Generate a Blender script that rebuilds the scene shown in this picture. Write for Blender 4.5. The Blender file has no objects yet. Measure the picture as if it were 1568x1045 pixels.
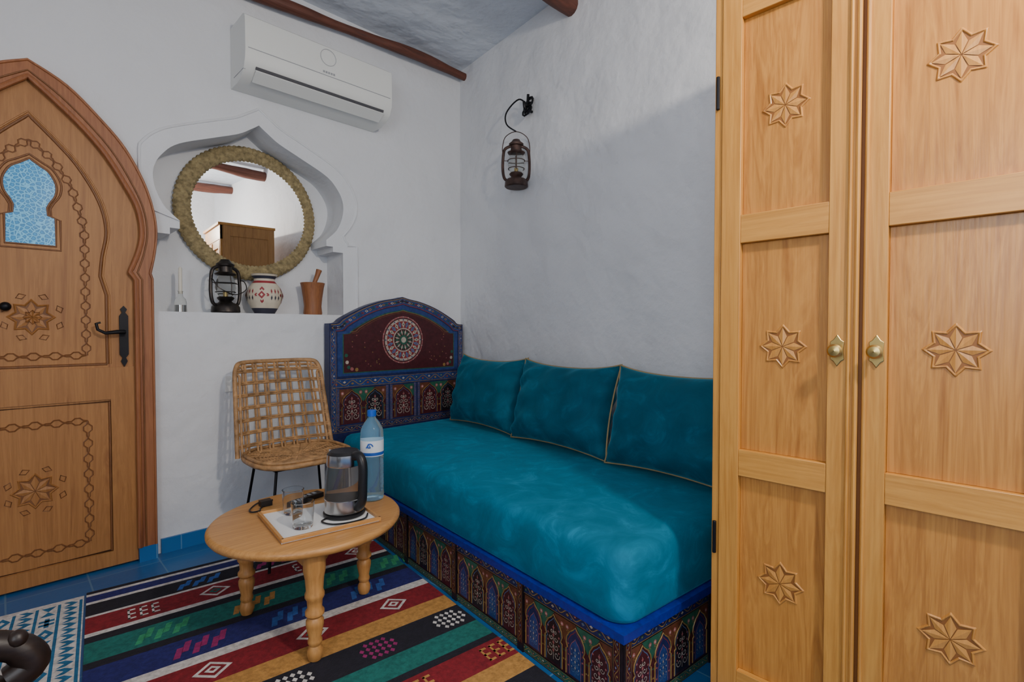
import bpy, bmesh, math, random
from mathutils import Vector, Matrix
random.seed(7)
S = bpy.context.scene
D2R = math.radians

# ------------------------------------------------------------------ materials
def _new(name):
    m = bpy.data.materials.new(name); m.use_nodes = True
    nt = m.node_tree; b = nt.nodes['Principled BSDF']
    return m, nt, b
def _coords(nt, scale=(1, 1, 1)):
    tc = nt.nodes.new('ShaderNodeTexCoord'); mp = nt.nodes.new('ShaderNodeMapping')
    mp.inputs['Scale'].default_value = scale
    nt.links.new(tc.outputs['Object'], mp.inputs['Vector'])
    return mp.outputs['Vector']
def _noise(nt, vec, scale, detail=4, rough=.55, dist=0):
    n = nt.nodes.new('ShaderNodeTexNoise')
    n.inputs['Scale'].default_value = scale; n.inputs['Detail'].default_value = detail
    n.inputs['Roughness'].default_value = rough; n.inputs['Distortion'].default_value = dist
    nt.links.new(vec, n.inputs['Vector']); return n.outputs['Fac']
def _ramp(nt, fac, stops):
    r = nt.nodes.new('ShaderNodeValToRGB'); cr = r.color_ramp
    while len(cr.elements) < len(stops): cr.elements.new(.5)
    for e, (p, c) in zip(cr.elements, stops):
        e.position = p; e.color = (c[0], c[1], c[2], 1)
    nt.links.new(fac, r.inputs['Fac']); return r.outputs['Color']
def _bump(nt, b, h, strength, dist=.01):
    bn = nt.nodes.new('ShaderNodeBump'); bn.inputs['Strength'].default_value = strength
    bn.inputs['Distance'].default_value = dist
    nt.links.new(h, bn.inputs['Height']); nt.links.new(bn.outputs['Normal'], b.inputs['Normal'])
def mat(name, col, rough=.6, metal=0, var=0, vs=5, bump=0, bs=40, bd=.01, trans=0, ior=1.45, sheen=0, emit=0, coat=0, stretch=(1, 1, 1)):
    m, nt, b = _new(name)
    b.inputs['Base Color'].default_value = (*col, 1)
    b.inputs['Roughness'].default_value = rough; b.inputs['Metallic'].default_value = metal
    b.inputs['IOR'].default_value = ior
    b.inputs['Transmission Weight'].default_value = trans
    b.inputs['Sheen Weight'].default_value = sheen
    b.inputs['Coat Weight'].default_value = coat
    if emit:
        b.inputs['Emission Color'].default_value = (*col, 1); b.inputs['Emission Strength'].default_value = emit
    if var or bump:
        v = _coords(nt, stretch)
        if var:
            f = _noise(nt, v, vs, 5)
            c = _ramp(nt, f, [(.3, [x * (1 - var) for x in col]), (.7, [min(1, x * (1 + var)) for x in col])])
            nt.links.new(c, b.inputs['Base Color'])
        if bump:
            _bump(nt, b, _noise(nt, v, bs, 4), bump, bd)
    return m
def wood(name, c1, c2, axis='z', rough=.45, scale=1, c3=None):
    m, nt, b = _new(name)
    k = {'x': (.7, 9, 9), 'y': (9, .7, 9), 'z': (9, 9, .7)}[axis]
    v = _coords(nt, tuple(a * scale for a in k))
    f1 = _noise(nt, v, 1.6, 5, .6, 1.6)
    col = _ramp(nt, f1, [(.28, c2), (.44, c1), (.53, [(a + q) / 2 for a, q in zip(c1, c2)]), (.58, c1), (.70, c2), (.74, c1)])
    k2 = {'x': (2, 60, 60), 'y': (60, 2, 60), 'z': (60, 60, 2)}[axis]
    v2 = _coords(nt, k2)
    f2 = _noise(nt, v2, 2, 3)
    fine = _ramp(nt, f2, [(.3, (.78, .72, .66)), (.6, (1, 1, 1))])
    mx = nt.nodes.new('ShaderNodeMix'); mx.data_type = 'RGBA'; mx.blend_type = 'MULTIPLY'
    mx.inputs['Factor'].default_value = .8
    nt.links.new(col, mx.inputs[6]); nt.links.new(fine, mx.inputs[7])
    nt.links.new(mx.outputs[2], b.inputs['Base Color'])
    b.inputs['Roughness'].default_value = rough
    _bump(nt, b, f2, .12, .003)
    return m
def plaster(name, col, strength=.35):
    m, nt, b = _new(name)
    v = _coords(nt)
    f = _noise(nt, v, 1.3, 3)
    c = _ramp(nt, f, [(.3, [x * .92 for x in col]), (.7, col)])
    nt.links.new(c, b.inputs['Base Color'])
    b.inputs['Roughness'].default_value = .68
    n1 = _noise(nt, v, 4.5, 3, .5); n2 = _noise(nt, v, 24, 4, .6); n3 = _noise(nt, v, 1.6, 2, .5)
    ma = nt.nodes.new('ShaderNodeMath'); ma.operation = 'MULTIPLY_ADD'; ma.inputs[1].default_value = .15
    nt.links.new(n2, ma.inputs[0]); nt.links.new(n1, ma.inputs[2])
    mb_ = nt.nodes.new('ShaderNodeMath'); mb_.operation = 'MULTIPLY_ADD'; mb_.inputs[1].default_value = 1.4
    nt.links.new(n3, mb_.inputs[0]); nt.links.new(ma.outputs[0], mb_.inputs[2])
    _bump(nt, b, mb_.outputs[0], strength, .07)
    return m
def tile(name, c1, c2, mortar, scale, rough=.35):
    m, nt, b = _new(name)
    v = _coords(nt)
    t = nt.nodes.new('ShaderNodeTexBrick'); t.offset = 0
    t.inputs['Color1'].default_value = (*c1, 1); t.inputs['Color2'].default_value = (*c2, 1)
    t.inputs['Mortar'].default_value = (*mortar, 1); t.inputs['Scale'].default_value = scale
    t.inputs['Mortar Size'].default_value = .012; t.inputs['Brick Width'].default_value = 1; t.inputs['Row Height'].default_value = 1
    nt.links.new(v, t.inputs['Vector']); nt.links.new(t.outputs['Color'], b.inputs['Base Color'])
    b.inputs['Roughness'].default_value = rough
    _bump(nt, b, _noise(nt, v, 12, 3), .15, .01)
    return m

M_wall = plaster('plaster_white', (.765, .78, .81), .38)
M_ceil = plaster('ceiling_lime', (.66, .71, .79), .6)
M_floor = tile('floor_blue_tile', (.008, .10, .30), (.012, .13, .36), (.08, .20, .36), 4)
M_base = tile('baseboard_blue', (.006, .12, .36), (.01, .15, .40), (.10, .25, .45), 5)
M_beam = wood('beam_wood', (.15, .048, .028), (.042, .016, .011), 'x', .6, 1)
M_doorw = wood('cedar_door', (.43, .195, .058), (.32, .13, .037), 'z', .5)
M_doorf = wood('cedar_frame', (.37, .14, .052), (.24, .08, .030), 'z', .5)
M_doorc = wood('cedar_carve', (.22, .085, .024), (.15, .055, .016), 'z', .55)
M_ward = wood('pine_wardrobe', (.62, .295, .062), (.50, .21, .036), 'z', .34)
M_wardh = wood('pine_wardrobe_rail', (.62, .295, .062), (.52, .225, .040), 'y', .34)
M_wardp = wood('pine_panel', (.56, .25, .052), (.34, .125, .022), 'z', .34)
M_wards = wood('pine_side', (.52, .27, .09), (.38, .18, .06), 'z', .5)
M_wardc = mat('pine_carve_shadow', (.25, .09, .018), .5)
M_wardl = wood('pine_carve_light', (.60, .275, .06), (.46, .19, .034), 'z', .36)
M_brass = mat('brass', (.50, .36, .13), .33, 1)
M_black = mat('black_iron', (.012, .012, .015), .4, .6)
M_blackp = mat('black_plastic', (.012, .012, .014), .35)
M_ac = mat('ac_plastic', (.78, .79, .76), .35)
M_acg = mat('ac_grey', (.35, .36, .38), .5)
M_acd = mat('ac_dark', (.08, .08, .09), .6)
M_table = wood('table_pine', (.60, .30, .095), (.44, .20, .052), 'x', .38)
M_leg = wood('table_leg_pine', (.58, .29, .09), (.44, .20, .052), 'z', .38)
M_cane = mat('rattan', (.38, .21, .09), .5, var=.45, vs=30, bump=.3, bs=80)
M_rope = mat('jute_rope', (.32, .25, .125), .9, var=.45, vs=45, bump=.8, bs=120)
M_mirror = mat('mirror_glass', (.93, .94, .94), .01, 1)
M_steel = mat('steel', (.55, .55, .55), .22, 1)
M_glass = mat('clear_glass', (.93, .95, .96), .02, trans=1, ior=1.3)
M_kglass = mat('kettle_glass', (.50, .46, .43), .03, trans=.9, ior=1.25)
M_pet = mat('pet_plastic', (.50, .76, .95), .06, trans=.85, ior=1.15)
M_water = mat('label_white', (.75, .80, .86), .4)
M_lblue = mat('label_blue', (.02, .10, .45), .4)
M_cap = mat('cap_blue', (.01, .10, .50), .35)
M_white = mat('white_cloth', (.80, .80, .80), .8)
M_tin = mat('lantern_tin', (.045, .038, .035), .38, .8, var=.5, vs=25)
M_tinr = mat('lantern_rust', (.075, .045, .038), .5, .5, var=.6, vs=25)
M_lglass = mat('lantern_glass', (.85, .87, .85), .05, trans=.95, ior=1.15)
M_cream = mat('vase_cream', (.66, .58, .45), .5, var=.1, vs=20)
M_vred = mat('vase_red', (.32, .03, .04), .5)
M_vblk = mat('vase_dark', (.03, .03, .05), .5)
M_mortar = wood('mortar_wood', (.34, .13, .045), (.18, .06, .025), 'z', .5)
M_candle = mat('candle', (.75, .70, .60), .5)
M_dark = wood('dark_chair_wood', (.022, .012, .009), (.010, .006, .005), 'x', .4)
M_sock = mat('socket_white', (.8, .8, .78), .4)
def velvet(name, c, k=.14):
    m, nt, b = _new(name)
    v = _coords(nt, (1, 1, 1))
    f = _noise(nt, v, 7, 7, .68, 1.4)
    col = _ramp(nt, f, [(.36, [x * (1 - k) for x in c]), (.54, c), (.66, [min(1, x * (1 + 1.8 * k) + .004) for x in c])])
    nt.links.new(col, b.inputs['Base Color'])
    b.inputs['Roughness'].default_value = .75
    b.inputs['Specular IOR Level'].default_value = .22
    b.inputs['Sheen Weight'].default_value = .26
    b.inputs['Sheen Tint'].default_value = (.15, .7, 1, 1)
    b.inputs['Sheen Roughness'].default_value = .4
    _bump(nt, b, _noise(nt, v, 5, 3), .35, .025)
    return m
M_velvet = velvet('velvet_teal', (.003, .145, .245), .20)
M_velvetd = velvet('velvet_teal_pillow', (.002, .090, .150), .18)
M_pipe = mat('gold_piping', (.34, .25, .12), .7)
def paint(n, c, r=.42): return mat('paint_' + n, c, r, var=.25, vs=60)
C = dict(navy=paint('navy', (.014, .020, .085)), royal=paint('royal', (.005, .018, .26)), maroon=paint('maroon', (.060, .010, .014)),
         red=paint('red', (.22, .03, .03)), gold=paint('gold', (.27, .165, .05)), cream=paint('cream', (.42, .36, .30)),
         green=paint('green', (.02, .10, .065)), black=paint('black', (.016, .010, .014)), sky=paint('sky', (.07, .14, .28)),
         pink=paint('pink', (.32, .10, .10)), blue=paint('blue', (.020, .045, .17)), brown=paint('brown', (.12, .04, .02)))
def yarn(n, c): return mat('yarn_' + n, c, .95, var=.28, vs=70, bump=.6, bs=160, bd=.004, stretch=(1, 1, 1))
Y = dict(red=yarn('red', (.21, .012, .020)), navy=yarn('navy', (.015, .018, .13)), black=yarn('black', (.013, .012, .02)),
         teal=yarn('teal', (.010, .14, .12)), must=yarn('mustard', (.46, .23, .06)), cream=yarn('cream', (.60, .57, .55)),
         mag=yarn('magenta', (.30, .02, .13)), blue=yarn('blue', (.03, .10, .36)), green=yarn('green', (.03, .28, .13)),
         lb=yarn('lightblue', (.02, .13, .27)), brown=yarn('brown', (.10, .03, .025)))

# ------------------------------------------------------------------ mesh builder
class Fr:
    def __init__(s, o, U, V, N=None):
        s.o = Vector(o); s.U = Vector(U).normalized(); s.V = Vector(V).normalized()
        s.N = Vector(N).normalized() if N is not None else s.U.cross(s.V)
    def p(s, u, v, n=0): return s.o + s.U * u + s.V * v + s.N * n
class MB:
    def __init__(s): s.v = []; s.f = []; s.m = []; s.mats = []
    def mi(s, m):
        if m not in s.mats: s.mats.append(m)
        return s.mats.index(m)
    def add(s, vs, fs, m):
        o = len(s.v); s.v += [Vector(x) for x in vs]; i = s.mi(m)
        for f in fs: s.f.append([a + o for a in f]); s.m.append(i)
    def box(s, x0, x1, y0, y1, z0, z1, m, fr=None):
        vs = [(x, y, z) for z in (z0, z1) for y in (y0, y1) for x in (x0, x1)]
        if fr: vs = [fr.p(*a) for a in vs]
        s.add(vs, [(0, 2, 3, 1), (4, 5, 7, 6), (0, 1, 5, 4), (2, 6, 7, 3), (0, 4, 6, 2), (1, 3, 7, 5)], m)
    def prism(s, poly, ext, m):
        n = len(poly); ext = Vector(ext); P = [Vector(p) for p in poly]
        fs = [list(range(n)), list(range(2 * n - 1, n - 1, -1))]
        fs += [(i, i + n, (i + 1) % n + n, (i + 1) % n) for i in range(n)]
        s.add(P + [p + ext for p in P], fs, m)
    def ring(s, A, B, ext, m, closed=False):
        n = len(A); ext = Vector(ext); A = [Vector(p) for p in A]; B = [Vector(p) for p in B]
        vs = A + B + [p + ext for p in A] + [p + ext for p in B]
        fs = []; r = range(n) if closed else range(n - 1)
        for i in r:
            j = (i + 1) % n
            fs += [(i, j, n + j, n + i), (2 * n + i, 3 * n + i, 3 * n + j, 2 * n + j), (i, 2 * n + i, 2 * n + j, j), (n + i, n + j, 3 * n + j, 3 * n + i)]
        if not closed:
            fs += [(0, n, 3 * n, 2 * n), (n - 1, 3 * n - 1, 4 * n - 1, 2 * n - 1)]
        s.add(vs, fs, m)
    def lathe(s, prof, o, m, seg=36, fr=None):
        o = Vector(o); n = len(prof)
        F = fr or Fr(o, (1, 0, 0), (0, 1, 0), (0, 0, 1))
        vs = []
        for r, z in prof:
            for k in range(seg):
                a = 2 * math.pi * k / seg
                vs.append(F.p(r * math.cos(a), r * math.sin(a), z))
        base = len(s.v); s.v += vs
        for i in range(n - 1):
            mm = m[min(i, len(m) - 1)] if isinstance(m, list) else m
            ix = s.mi(mm)
            for k in range(seg):
                k2 = (k + 1) % seg
                s.f.append([base + i * seg + k, base + i * seg + k2, base + (i + 1) * seg + k2, base + (i + 1) * seg + k]); s.m.append(ix)
    def tube(s, pts, r, m, seg=8, closed=False, caps=True):
        P = [Vector(p) for p in pts]; n = len(P)
        R = list(r) + [r[-1]] * n if isinstance(r, (list, tuple)) else [r] * n
        def tan(i):
            if closed: return (P[(i + 1) % n] - P[i - 1]).normalized()
            a = P[min(i + 1, n - 1)] - P[max(i - 1, 0)]
            return a.normalized() if a.length > 1e-9 else Vector((0, 0, 1))
        t0 = tan(0); ref = Vector((0, 0, 1)) if abs(t0.z) < .9 else Vector((1, 0, 0))
        N = (ref - t0 * ref.dot(t0)).normalized(); vs = []
        for i in range(n):
            t = tan(i); N = (N - t * N.dot(t))
            N = N.normalized() if N.length > 1e-6 else t.orthogonal().normalized()
            B = t.cross(N)
            for k in range(seg):
                a = 2 * math.pi * k / seg
                vs.append(P[i] + (N * math.cos(a) + B * math.sin(a)) * R[i])
        fs = []
        for i in range(n if closed else n - 1):
            j = (i + 1) % n
            for k in range(seg):
                k2 = (k + 1) % seg
                fs.append((i * seg + k, i * seg + k2, j * seg + k2, j * seg + k))
        if caps and not closed:
            fs.append(list(range(seg))[::-1]); fs.append([(n - 1) * seg + k for k in range(seg)])
        s.add(vs, fs, m)
    def ball(s, c, r, m, sc=(1, 1, 1), seg=16):
        prof = [(max(1e-5, math.sin(math.pi * i / 10)) * r, -math.cos(math.pi * i / 10) * r * sc[2]) for i in range(11)]
        s.lathe(prof, c, m, seg, Fr(c, (1, 0, 0), (0, 1, 0), (0, 0, 1)))
    def poly(s, fr, pts, m, off): s.add([fr.p(a, b, off) for a, b in pts], [list(range(len(pts)))], m)
    def rect(s, fr, u0, u1, v0, v1, m, off): s.poly(fr, [(u0, v0), (u1, v0), (u1, v1), (u0, v1)], m, off)
    def disc(s, fr, u, v, r, m, off, n=14, rv=None):
        rv = rv or r
        s.poly(fr, [(u + r * math.cos(2 * math.pi * k / n), v + rv * math.sin(2 * math.pi * k / n)) for k in range(n)], m, off)
    def dia(s, fr, u, v, a, b, m, off): s.poly(fr, [(u - a, v), (u, v - b), (u + a, v), (u, v + b)], m, off)
    def stroke(s, fr, pts, w, m, off, closed=False):
        n = len(pts); vs = []
        P = [Vector((a, b, 0)) for a, b in pts]
        for i in range(n):
            if closed: t = P[(i + 1) % n] - P[i - 1]
            else: t = P[min(i + 1, n - 1)] - P[max(0, i - 1)]
            t = t.normalized() if t.length > 1e-9 else Vector((1, 0, 0))
            nn = Vector((-t.y, t.x, 0)) * w / 2
            vs += [fr.p((P[i] + nn).x, (P[i] + nn).y, off), fr.p((P[i] - nn).x, (P[i] - nn).y, off)]
        fs = [(2 * i, 2 * i + 1, 2 * ((i + 1) % n) + 1, 2 * ((i + 1) % n)) for i in range(n if closed else n - 1)]
        s.add(vs, fs, m)
    def build(s, name, origin=(0, 0, 0), smooth=38, bevel=0, bseg=2, parent=None):
        o = Vector(origin); me = bpy.data.meshes.new(name)
        me.from_pydata([tuple(v - o) for v in s.v], [], s.f)
        for m in s.mats: me.materials.append(m)
        me.polygons.foreach_set('material_index', s.m)
        me.update()
        if smooth:
            me.polygons.foreach_set('use_smooth', [True] * len(me.polygons))
            me.set_sharp_from_angle(angle=D2R(smooth))
        ob = bpy.data.objects.new(name, me); ob.location = o
        S.collection.objects.link(ob)
        if bevel:
            md = ob.modifiers.new('bevel', 'BEVEL'); md.width = bevel; md.segments = bseg; md.limit_method = 'ANGLE'; md.angle_limit = D2R(50)
        if parent: ob.parent = parent
        return ob
def fixn(ob):
    bm = bmesh.new(); bm.from_mesh(ob.data); bmesh.ops.recalc_face_normals(bm, faces=bm.faces); bm.to_mesh(ob.data); bm.free()
def cr(pts, n=6, closed=False):
    P = [Vector(p) for p in pts]; out = []; L = len(P)
    rng = range(L if closed else L - 1)
    for i in rng:
        if closed: a, b, c, d = P[i - 1], P[i], P[(i + 1) % L], P[(i + 2) % L]
        else: a, b, c, d = P[max(i - 1, 0)], P[i], P[i + 1], P[min(i + 2, L - 1)]
        for k in range(n):
            t = k / n
            out.append(.5 * ((2 * b) + (c - a) * t + (2 * a - 5 * b + 4 * c - d) * t * t + (3 * b - a - 3 * c + d) * t ** 3))
    if not closed: out.append(P[-1])
    return out

# ------------------------------------------------------------------ room
YA = 2.85; CX = 2.33; SL = .13; ZC = 2.87
def xB(y): return CX - SL * (YA - y)
XL = -1.3; YF = -1.7
mb = MB(); mb.box(XL - .15, 2.7, YF - .15, 3.2, -.12, 0, M_floor); mb.build('floor', smooth=0)
mb = MB(); mb.box(XL - .15, 2.7, YF - .15, 3.2, ZC, ZC + .12, M_ceil); mb.build('ceiling', smooth=0)
mb = MB(); mb.box(XL - .15, XL, YF, YA, 0, ZC, M_wall); mb.build('wall_left', smooth=0)
mb = MB(); mb.box(XL - .15, xB(YF), YF - .15, YF, 0, ZC, M_wall); mb.build('wall_front', smooth=0)
mb = MB(); mb.prism([(xB(YA), YA, 0), (2.7, YA, 0), (2.7, YF - .15, 0), (xB(YF - .15), YF - .15, 0)], (0, 0, ZC), M_wall)
ob = mb.build('wall_right', smooth=0); fixn(ob)

NC = .975
half = [(.461, 1.135), (.461, 1.50), (.40, 1.50), (.40, 1.53), (.36, 1.53)]
arc = cr([(.36, 1.565, 0), (.425, 1.63, 0), (.461, 1.72, 0), (.461, 1.80, 0), (.425, 1.87, 0), (.36, 1.93, 0), (.215, 1.995, 0), (.10, 2.045, 0), (.04, 2.085, 0), (0, 2.115, 0)], 5)
half += [(v.x, v.y) for v in arc]
niche = [(NC + a, b) for a, b in half] + [(NC - a, b) for a, b in half[:-1][::-1]]
wall = MB(); wall.box(XL - .15, 2.7, YA, 3.2, 0, ZC, M_wall); wob = wall.build('wall_back', smooth=0); fixn(wob)
cut = MB(); cut.prism([(a, YA - .1, b) for a, b in niche], (0, .30, 0), M_wall); cob = cut.build('cutter', smooth=0); fixn(cob)
md = wob.modifiers.new('b', 'BOOLEAN'); md.operation = 'DIFFERENCE'; md.object = cob; md.solver = 'EXACT'
dg = bpy.context.evaluated_depsgraph_get(); nm = bpy.data.meshes.new_from_object(wob.evaluated_get(dg))
wob.modifiers.clear(); wob.data = nm; bpy.data.objects.remove(cob)
oh = [(.55, 1.135), (.55, 1.545), (.49, 1.545), (.49, 1.56), (.475, 1.575)]
oarc = cr([(.465, 1.60, 0), (.51, 1.66, 0), (.545, 1.735, 0), (.545, 1.82, 0), (.50, 1.91, 0), (.42, 1.985, 0), (.25, 2.065, 0), (.12, 2.12, 0), (.05, 2.165, 0), (0, 2.20, 0)], 5)
oh += [(v.x, v.y) for v in oarc]
mb = MB(); TK = .009
mb.ring([(NC + a, YA - TK, b) for a, b in half], [(NC + a, YA - TK, b) for a, b in oh], (0, TK + .001, 0), M_wall)
hl = [(max(NC - a, .455), b) for a, b in oh]
mb.ring([(max(NC - a, .458), YA - TK, b) for a, b in half][5:], [(a, YA - TK, b) for a, b in hl][5:], (0, TK + .001, 0), M_wall)
ed = [(NC + a, YA - TK + .001, b) for a, b in oh] + [(max(NC - a, .46), YA - TK + .001, b) for a, b in oh[5:-1][::-1]]
mb.tube(ed, .0065, M_wall, 8)
ob = mb.build('trim_niche', smooth=30); fixn(ob)
mb = MB(); mb.box(.52, 1.30, YA - .014, YA, 0, .068, M_base); mb.build('baseboard_back', smooth=0)
# ceiling beams
def log(zf, y, r, name, x1):
    pts = []; rs = []
    ph = random.random() * 9
    for i in range(46):
        f = i / 45; x = XL + .01 + (x1 - XL - .01) * f
        pts.append((x, y + .012 * math.sin(f * 9 + ph) + .008 * math.sin(f * 31 + ph), zf(x) + .011 * math.sin(f * 15 + 2 * ph)))
        rs.append(r * (1 + .15 * math.sin(f * 27 + ph) + .10 * random.random()))
    mb = MB(); mb.tube(pts, rs, M_beam, 14); return mb.build(name, (0, y, zf(0)), 60)
for i, (y, z, r) in enumerate([(2.790, 2.80, .027), (1.74, 2.780, .046), (.80, 2.79, .046), (-.15, 2.79, .046), (-1.1, 2.79, .046)]):
    log((lambda x: 2.80 - max(0, 1.5 - x) * .09) if i == 0 else (lambda x, z=z: z), y, r, 'ceiling_beam' if i == 0 else 'ceiling_beam.%03d' % i, xB(y) + .02)

# made-up window on the left wall, added unseen to carry the cool fill
mb = MB()
for (y0, y1, z0, z1) in [(-.9, -.84, 1.0, 2.2), (.24, .30, 1.0, 2.2), (-.9, .3, 1.0, 1.06), (-.9, .3, 2.14, 2.2), (-.33, -.27, 1.0, 2.2)]:
    mb.box(XL, XL + .05, y0, y1, z0, z1, M_doorw)
M_pane = mat('fill_glow_pane', (.75, .87, 1.0), .3, emit=1.5)  # glowing pane, added as extra fill
mb.box(XL, XL + .012, -.85, .25, 1.05, 2.15, M_pane)
mb.build('fill_window_1', (XL, -.3, 1.6), smooth=0)

# ------------------------------------------------------------------ arched door
DC = .0957
out_h = [(.405, .066), (.405, 1.28)] + [(v.x, v.y) for v in cr([(.398, 1.305, 0), (.415, 1.40, 0), (.422, 1.50, 0), (.41, 1.60, 0), (.375, 1.72, 0), (.31, 1.85, 0), (.23, 1.95, 0), (.12, 2.06, 0), (0, 2.125, 0)], 5)]
in_h = [(.335, .066), (.335, 1.27)] + [(v.x, v.y) for v in cr([(.312, 1.305, 0), (.343, 1.39, 0), (.359, 1.48, 0), (.345, 1.59, 0), (.298, 1.69, 0), (.235, 1.80, 0), (.164, 1.89, 0), (.08, 1.975, 0), (0, 2.05, 0)], 5)]
full_o = [(DC + a, b) for a, b in out_h] + [(DC - a, b) for a, b in out_h[:-1][::-1]]
full_i = [(DC + a, b) for a, b in in_h] + [(DC - a, b) for a, b in in_h[:-1][::-1]]
mb = MB()
mb.ring([(a, YA - .045, b) for a, b in full_o], [(a, YA - .045, b) for a, b in full_i], (0, .044, 0), M_doorf)
def mixo(k): return [(p[0] * (1 - k) + q[0] * k, YA - .046, p[1] * (1 - k) + q[1] * k) for p, q in zip(full_o, full_i)]
mb.tube(mixo(.93), .010, M_doorf, 8); mb.tube(mixo(.62), .0035, M_doorc, 6); mb.tube(mixo(.08), .005, M_doorf, 6)
for sgn in (1, -1):
    a, b = sorted((DC + sgn * .335, DC + sgn * .405)); mb.box(a, b, YA - .05, YA - .001, 0, .066, M_base)
leaf = [(a, b if b > .1 else .008) for a, b in full_i]
mb.prism([(a, YA - .024, b) for a, b in leaf], (0, .022, 0), M_doorw)
fd = Fr((DC, YA - .024, 0), (1, 0, 0), (0, 0, 1), (0, -1, 0))
def T(pts, r, m, closed=False, seg=6): mb.tube([fd.p(a, b, 0) for a, b in pts], r, m, seg, closed)
ar = [(.235, .90), (.235, 1.20)] + [(v.x, v.y) for v in cr([(.215, 1.28, 0), (.222, 1.36, 0), (.238, 1.48, 0), (.215, 1.60, 0), (.15, 1.73, 0), (.08, 1.82, 0), (0, 1.907, 0)], 5)]
AR = ar + [(-a, b) for a, b in ar[:-1][::-1]]
T(AR, .0055, M_doorc); T([(a * 1.045, 1.2 + (b - 1.2) * 1.022 if b > 1.2 else b) for a, b in AR], .004, M_doorw)
T([(-.235, .90), (.235, .90)], .0055, M_doorc)
def board(a0, a1, b0, b1): mb.box(a0, a1, b0, b1, 0, .007, M_doorw, fd)
board(-.334, .334, .745, .885)
board(.245, .334, .01, .745); board(-.334, -.245, .01, .745); board(-.245, .245, .01, .075)
T([(-.24, .08), (.24, .08), (.24, .735), (-.24, .735)], .006, M_doorc, True)
def chain(p, q, amp=.014, per=.062, r=.0030):
    p = Vector((*p, 0)); q = Vector((*q, 0)); L = (q - p).length; d = (q - p) / L; nn = Vector((-d.y, d.x, 0))
    cyc = max(1, round(L / per))
    for ph in (0, 1):
        pts = []
        for c_ in range(cyc):
            sg = 1 if (c_ + ph) % 2 else -1
            for t_, a_m in ((0, .25), (.22, .25), (.38, 1), (.62, 1), (.78, .25)):
                w = p + (q - p) * ((c_ + t_) / cyc) + nn * sg * amp * a_m; pts.append((w.x, w.y))
        pts.append((q.x, q.y)); T(pts, r, M_doorc, seg=5)
for sgn in (1, -1):
    chain((sgn * .165, .94), (sgn * .165, 1.48)); chain((sgn * .165, .14), (sgn * .165, .66))
    chain((sgn * .165, 1.48), (sgn * .125, 1.65)); chain((sgn * .125, 1.65), (sgn * .07, 1.745)); chain((sgn * .07, 1.745), (0, 1.81))
chain((-.165, .94), (.165, .94)); chain((-.165, .14), (.165, .14)); chain((-.165, .66), (.165, .66))
def star(mb, fr, u, v, R, ml, md_, h=.004, back=True, n8=8, mr=None):
    N2 = n8 * 2; mr = mr or ml
    A = [(u + (R if k % 2 == 0 else R * .72) * math.cos(2 * math.pi * k / N2), v + (R if k % 2 == 0 else R * .72) * math.sin(2 * math.pi * k / N2)) for k in range(N2)]
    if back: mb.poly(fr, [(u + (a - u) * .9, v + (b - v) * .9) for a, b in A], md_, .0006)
    rs = [(1.04, 0), (.96, h), (.88, .0010)]
    vs = []
    for k_, hh in rs: vs += [fr.p(u + (a - u) * k_, v + (b - v) * k_, hh) for a, b in A]
    fs = []
    for l in range(2):
        for i in range(N2): j = (i + 1) % N2; fs.append((l * N2 + i, l * N2 + j, (l + 1) * N2 + j, (l + 1) * N2 + i))
    mb.add(vs, fs, mr)
    for k in range(n8):
        a = 2 * math.pi * k / n8; da = math.pi / n8 * .9
        def P(r, an, hh): return fr.p(u + r * R * math.cos(an), v + r * R * math.sin(an), hh)
        c_ = P(.03, a, h * .9); t_ = P(.86, a, h * .7); l_ = P(.50, a + da, .001); r_ = P(.50, a - da, .001)
        mb.add([c_, l_, t_], [(0, 1, 2)], ml); mb.add([c_, t_, r_], [(0, 1, 2)], ml)
for zz in (1.10, .395):
    star(mb, fd, -.003, zz, .072, M_doorw, M_doorc, .005)
    for k in range(8):
        a = math.pi * (k + .5) / 4; x, y = .088 * math.cos(a), zz + .088 * math.sin(a)
        T([(x - .016 * math.sin(a), y + .016 * math.cos(a)), (x + .012 * math.cos(a), y + .012 * math.sin(a)), (x + .016 * math.sin(a), y - .016 * math.cos(a)), (x - .010 * math.cos(a), y - .010 * math.sin(a))], .0024, M_doorc, True, 5)
star(mb, fd, 0, 1.10, .03, M_doorw, M_doorf, .009)
m, nt, b = _new('blue_textured_glass')
v = _coords(nt); vo = nt.nodes.new('ShaderNodeTexVoronoi'); vo.inputs['Scale'].default_value = 68; vo.feature = 'DISTANCE_TO_EDGE'
nt.links.new(v, vo.inputs['Vector'])
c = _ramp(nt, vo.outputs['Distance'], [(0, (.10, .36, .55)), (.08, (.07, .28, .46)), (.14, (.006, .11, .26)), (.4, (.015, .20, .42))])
nt.links.new(c, b.inputs['Base Color']); nt.links.new(c, b.inputs['Emission Color']); b.inputs['Emission Strength'].default_value = .7  # backlight is put into the glass colour as emission
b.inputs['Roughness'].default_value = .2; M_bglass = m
kh = [(.075, 1.392), (.075, 1.505), (.052, 1.515), (.050, 1.545)] + [(v_.x, v_.y) for v_ in cr([(.058, 1.565, 0), (.076, 1.60, 0), (.078, 1.645, 0), (.058, 1.69, 0), (.03, 1.712, 0), (0, 1.735, 0)], 4)]
kf = kh + [(-a, b_) for a, b_ in kh[:-1][::-1]]
mb.poly(fd, kf, M_bglass, .0025); T(kf, .005, M_doorc, True)
kf2 = [(a * 1.2, 1.555 + (b_ - 1.555) * 1.1) for a, b_ in kf]; T(kf2, .004, M_doorc, True)
hx = .435 - .0957 - .045
pl = [(0, 1.155), (.012, 1.14), (.006, 1.125), (.016, 1.11), (.016, .94), (.006, .925), (.012, .91), (0, .885)]
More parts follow.
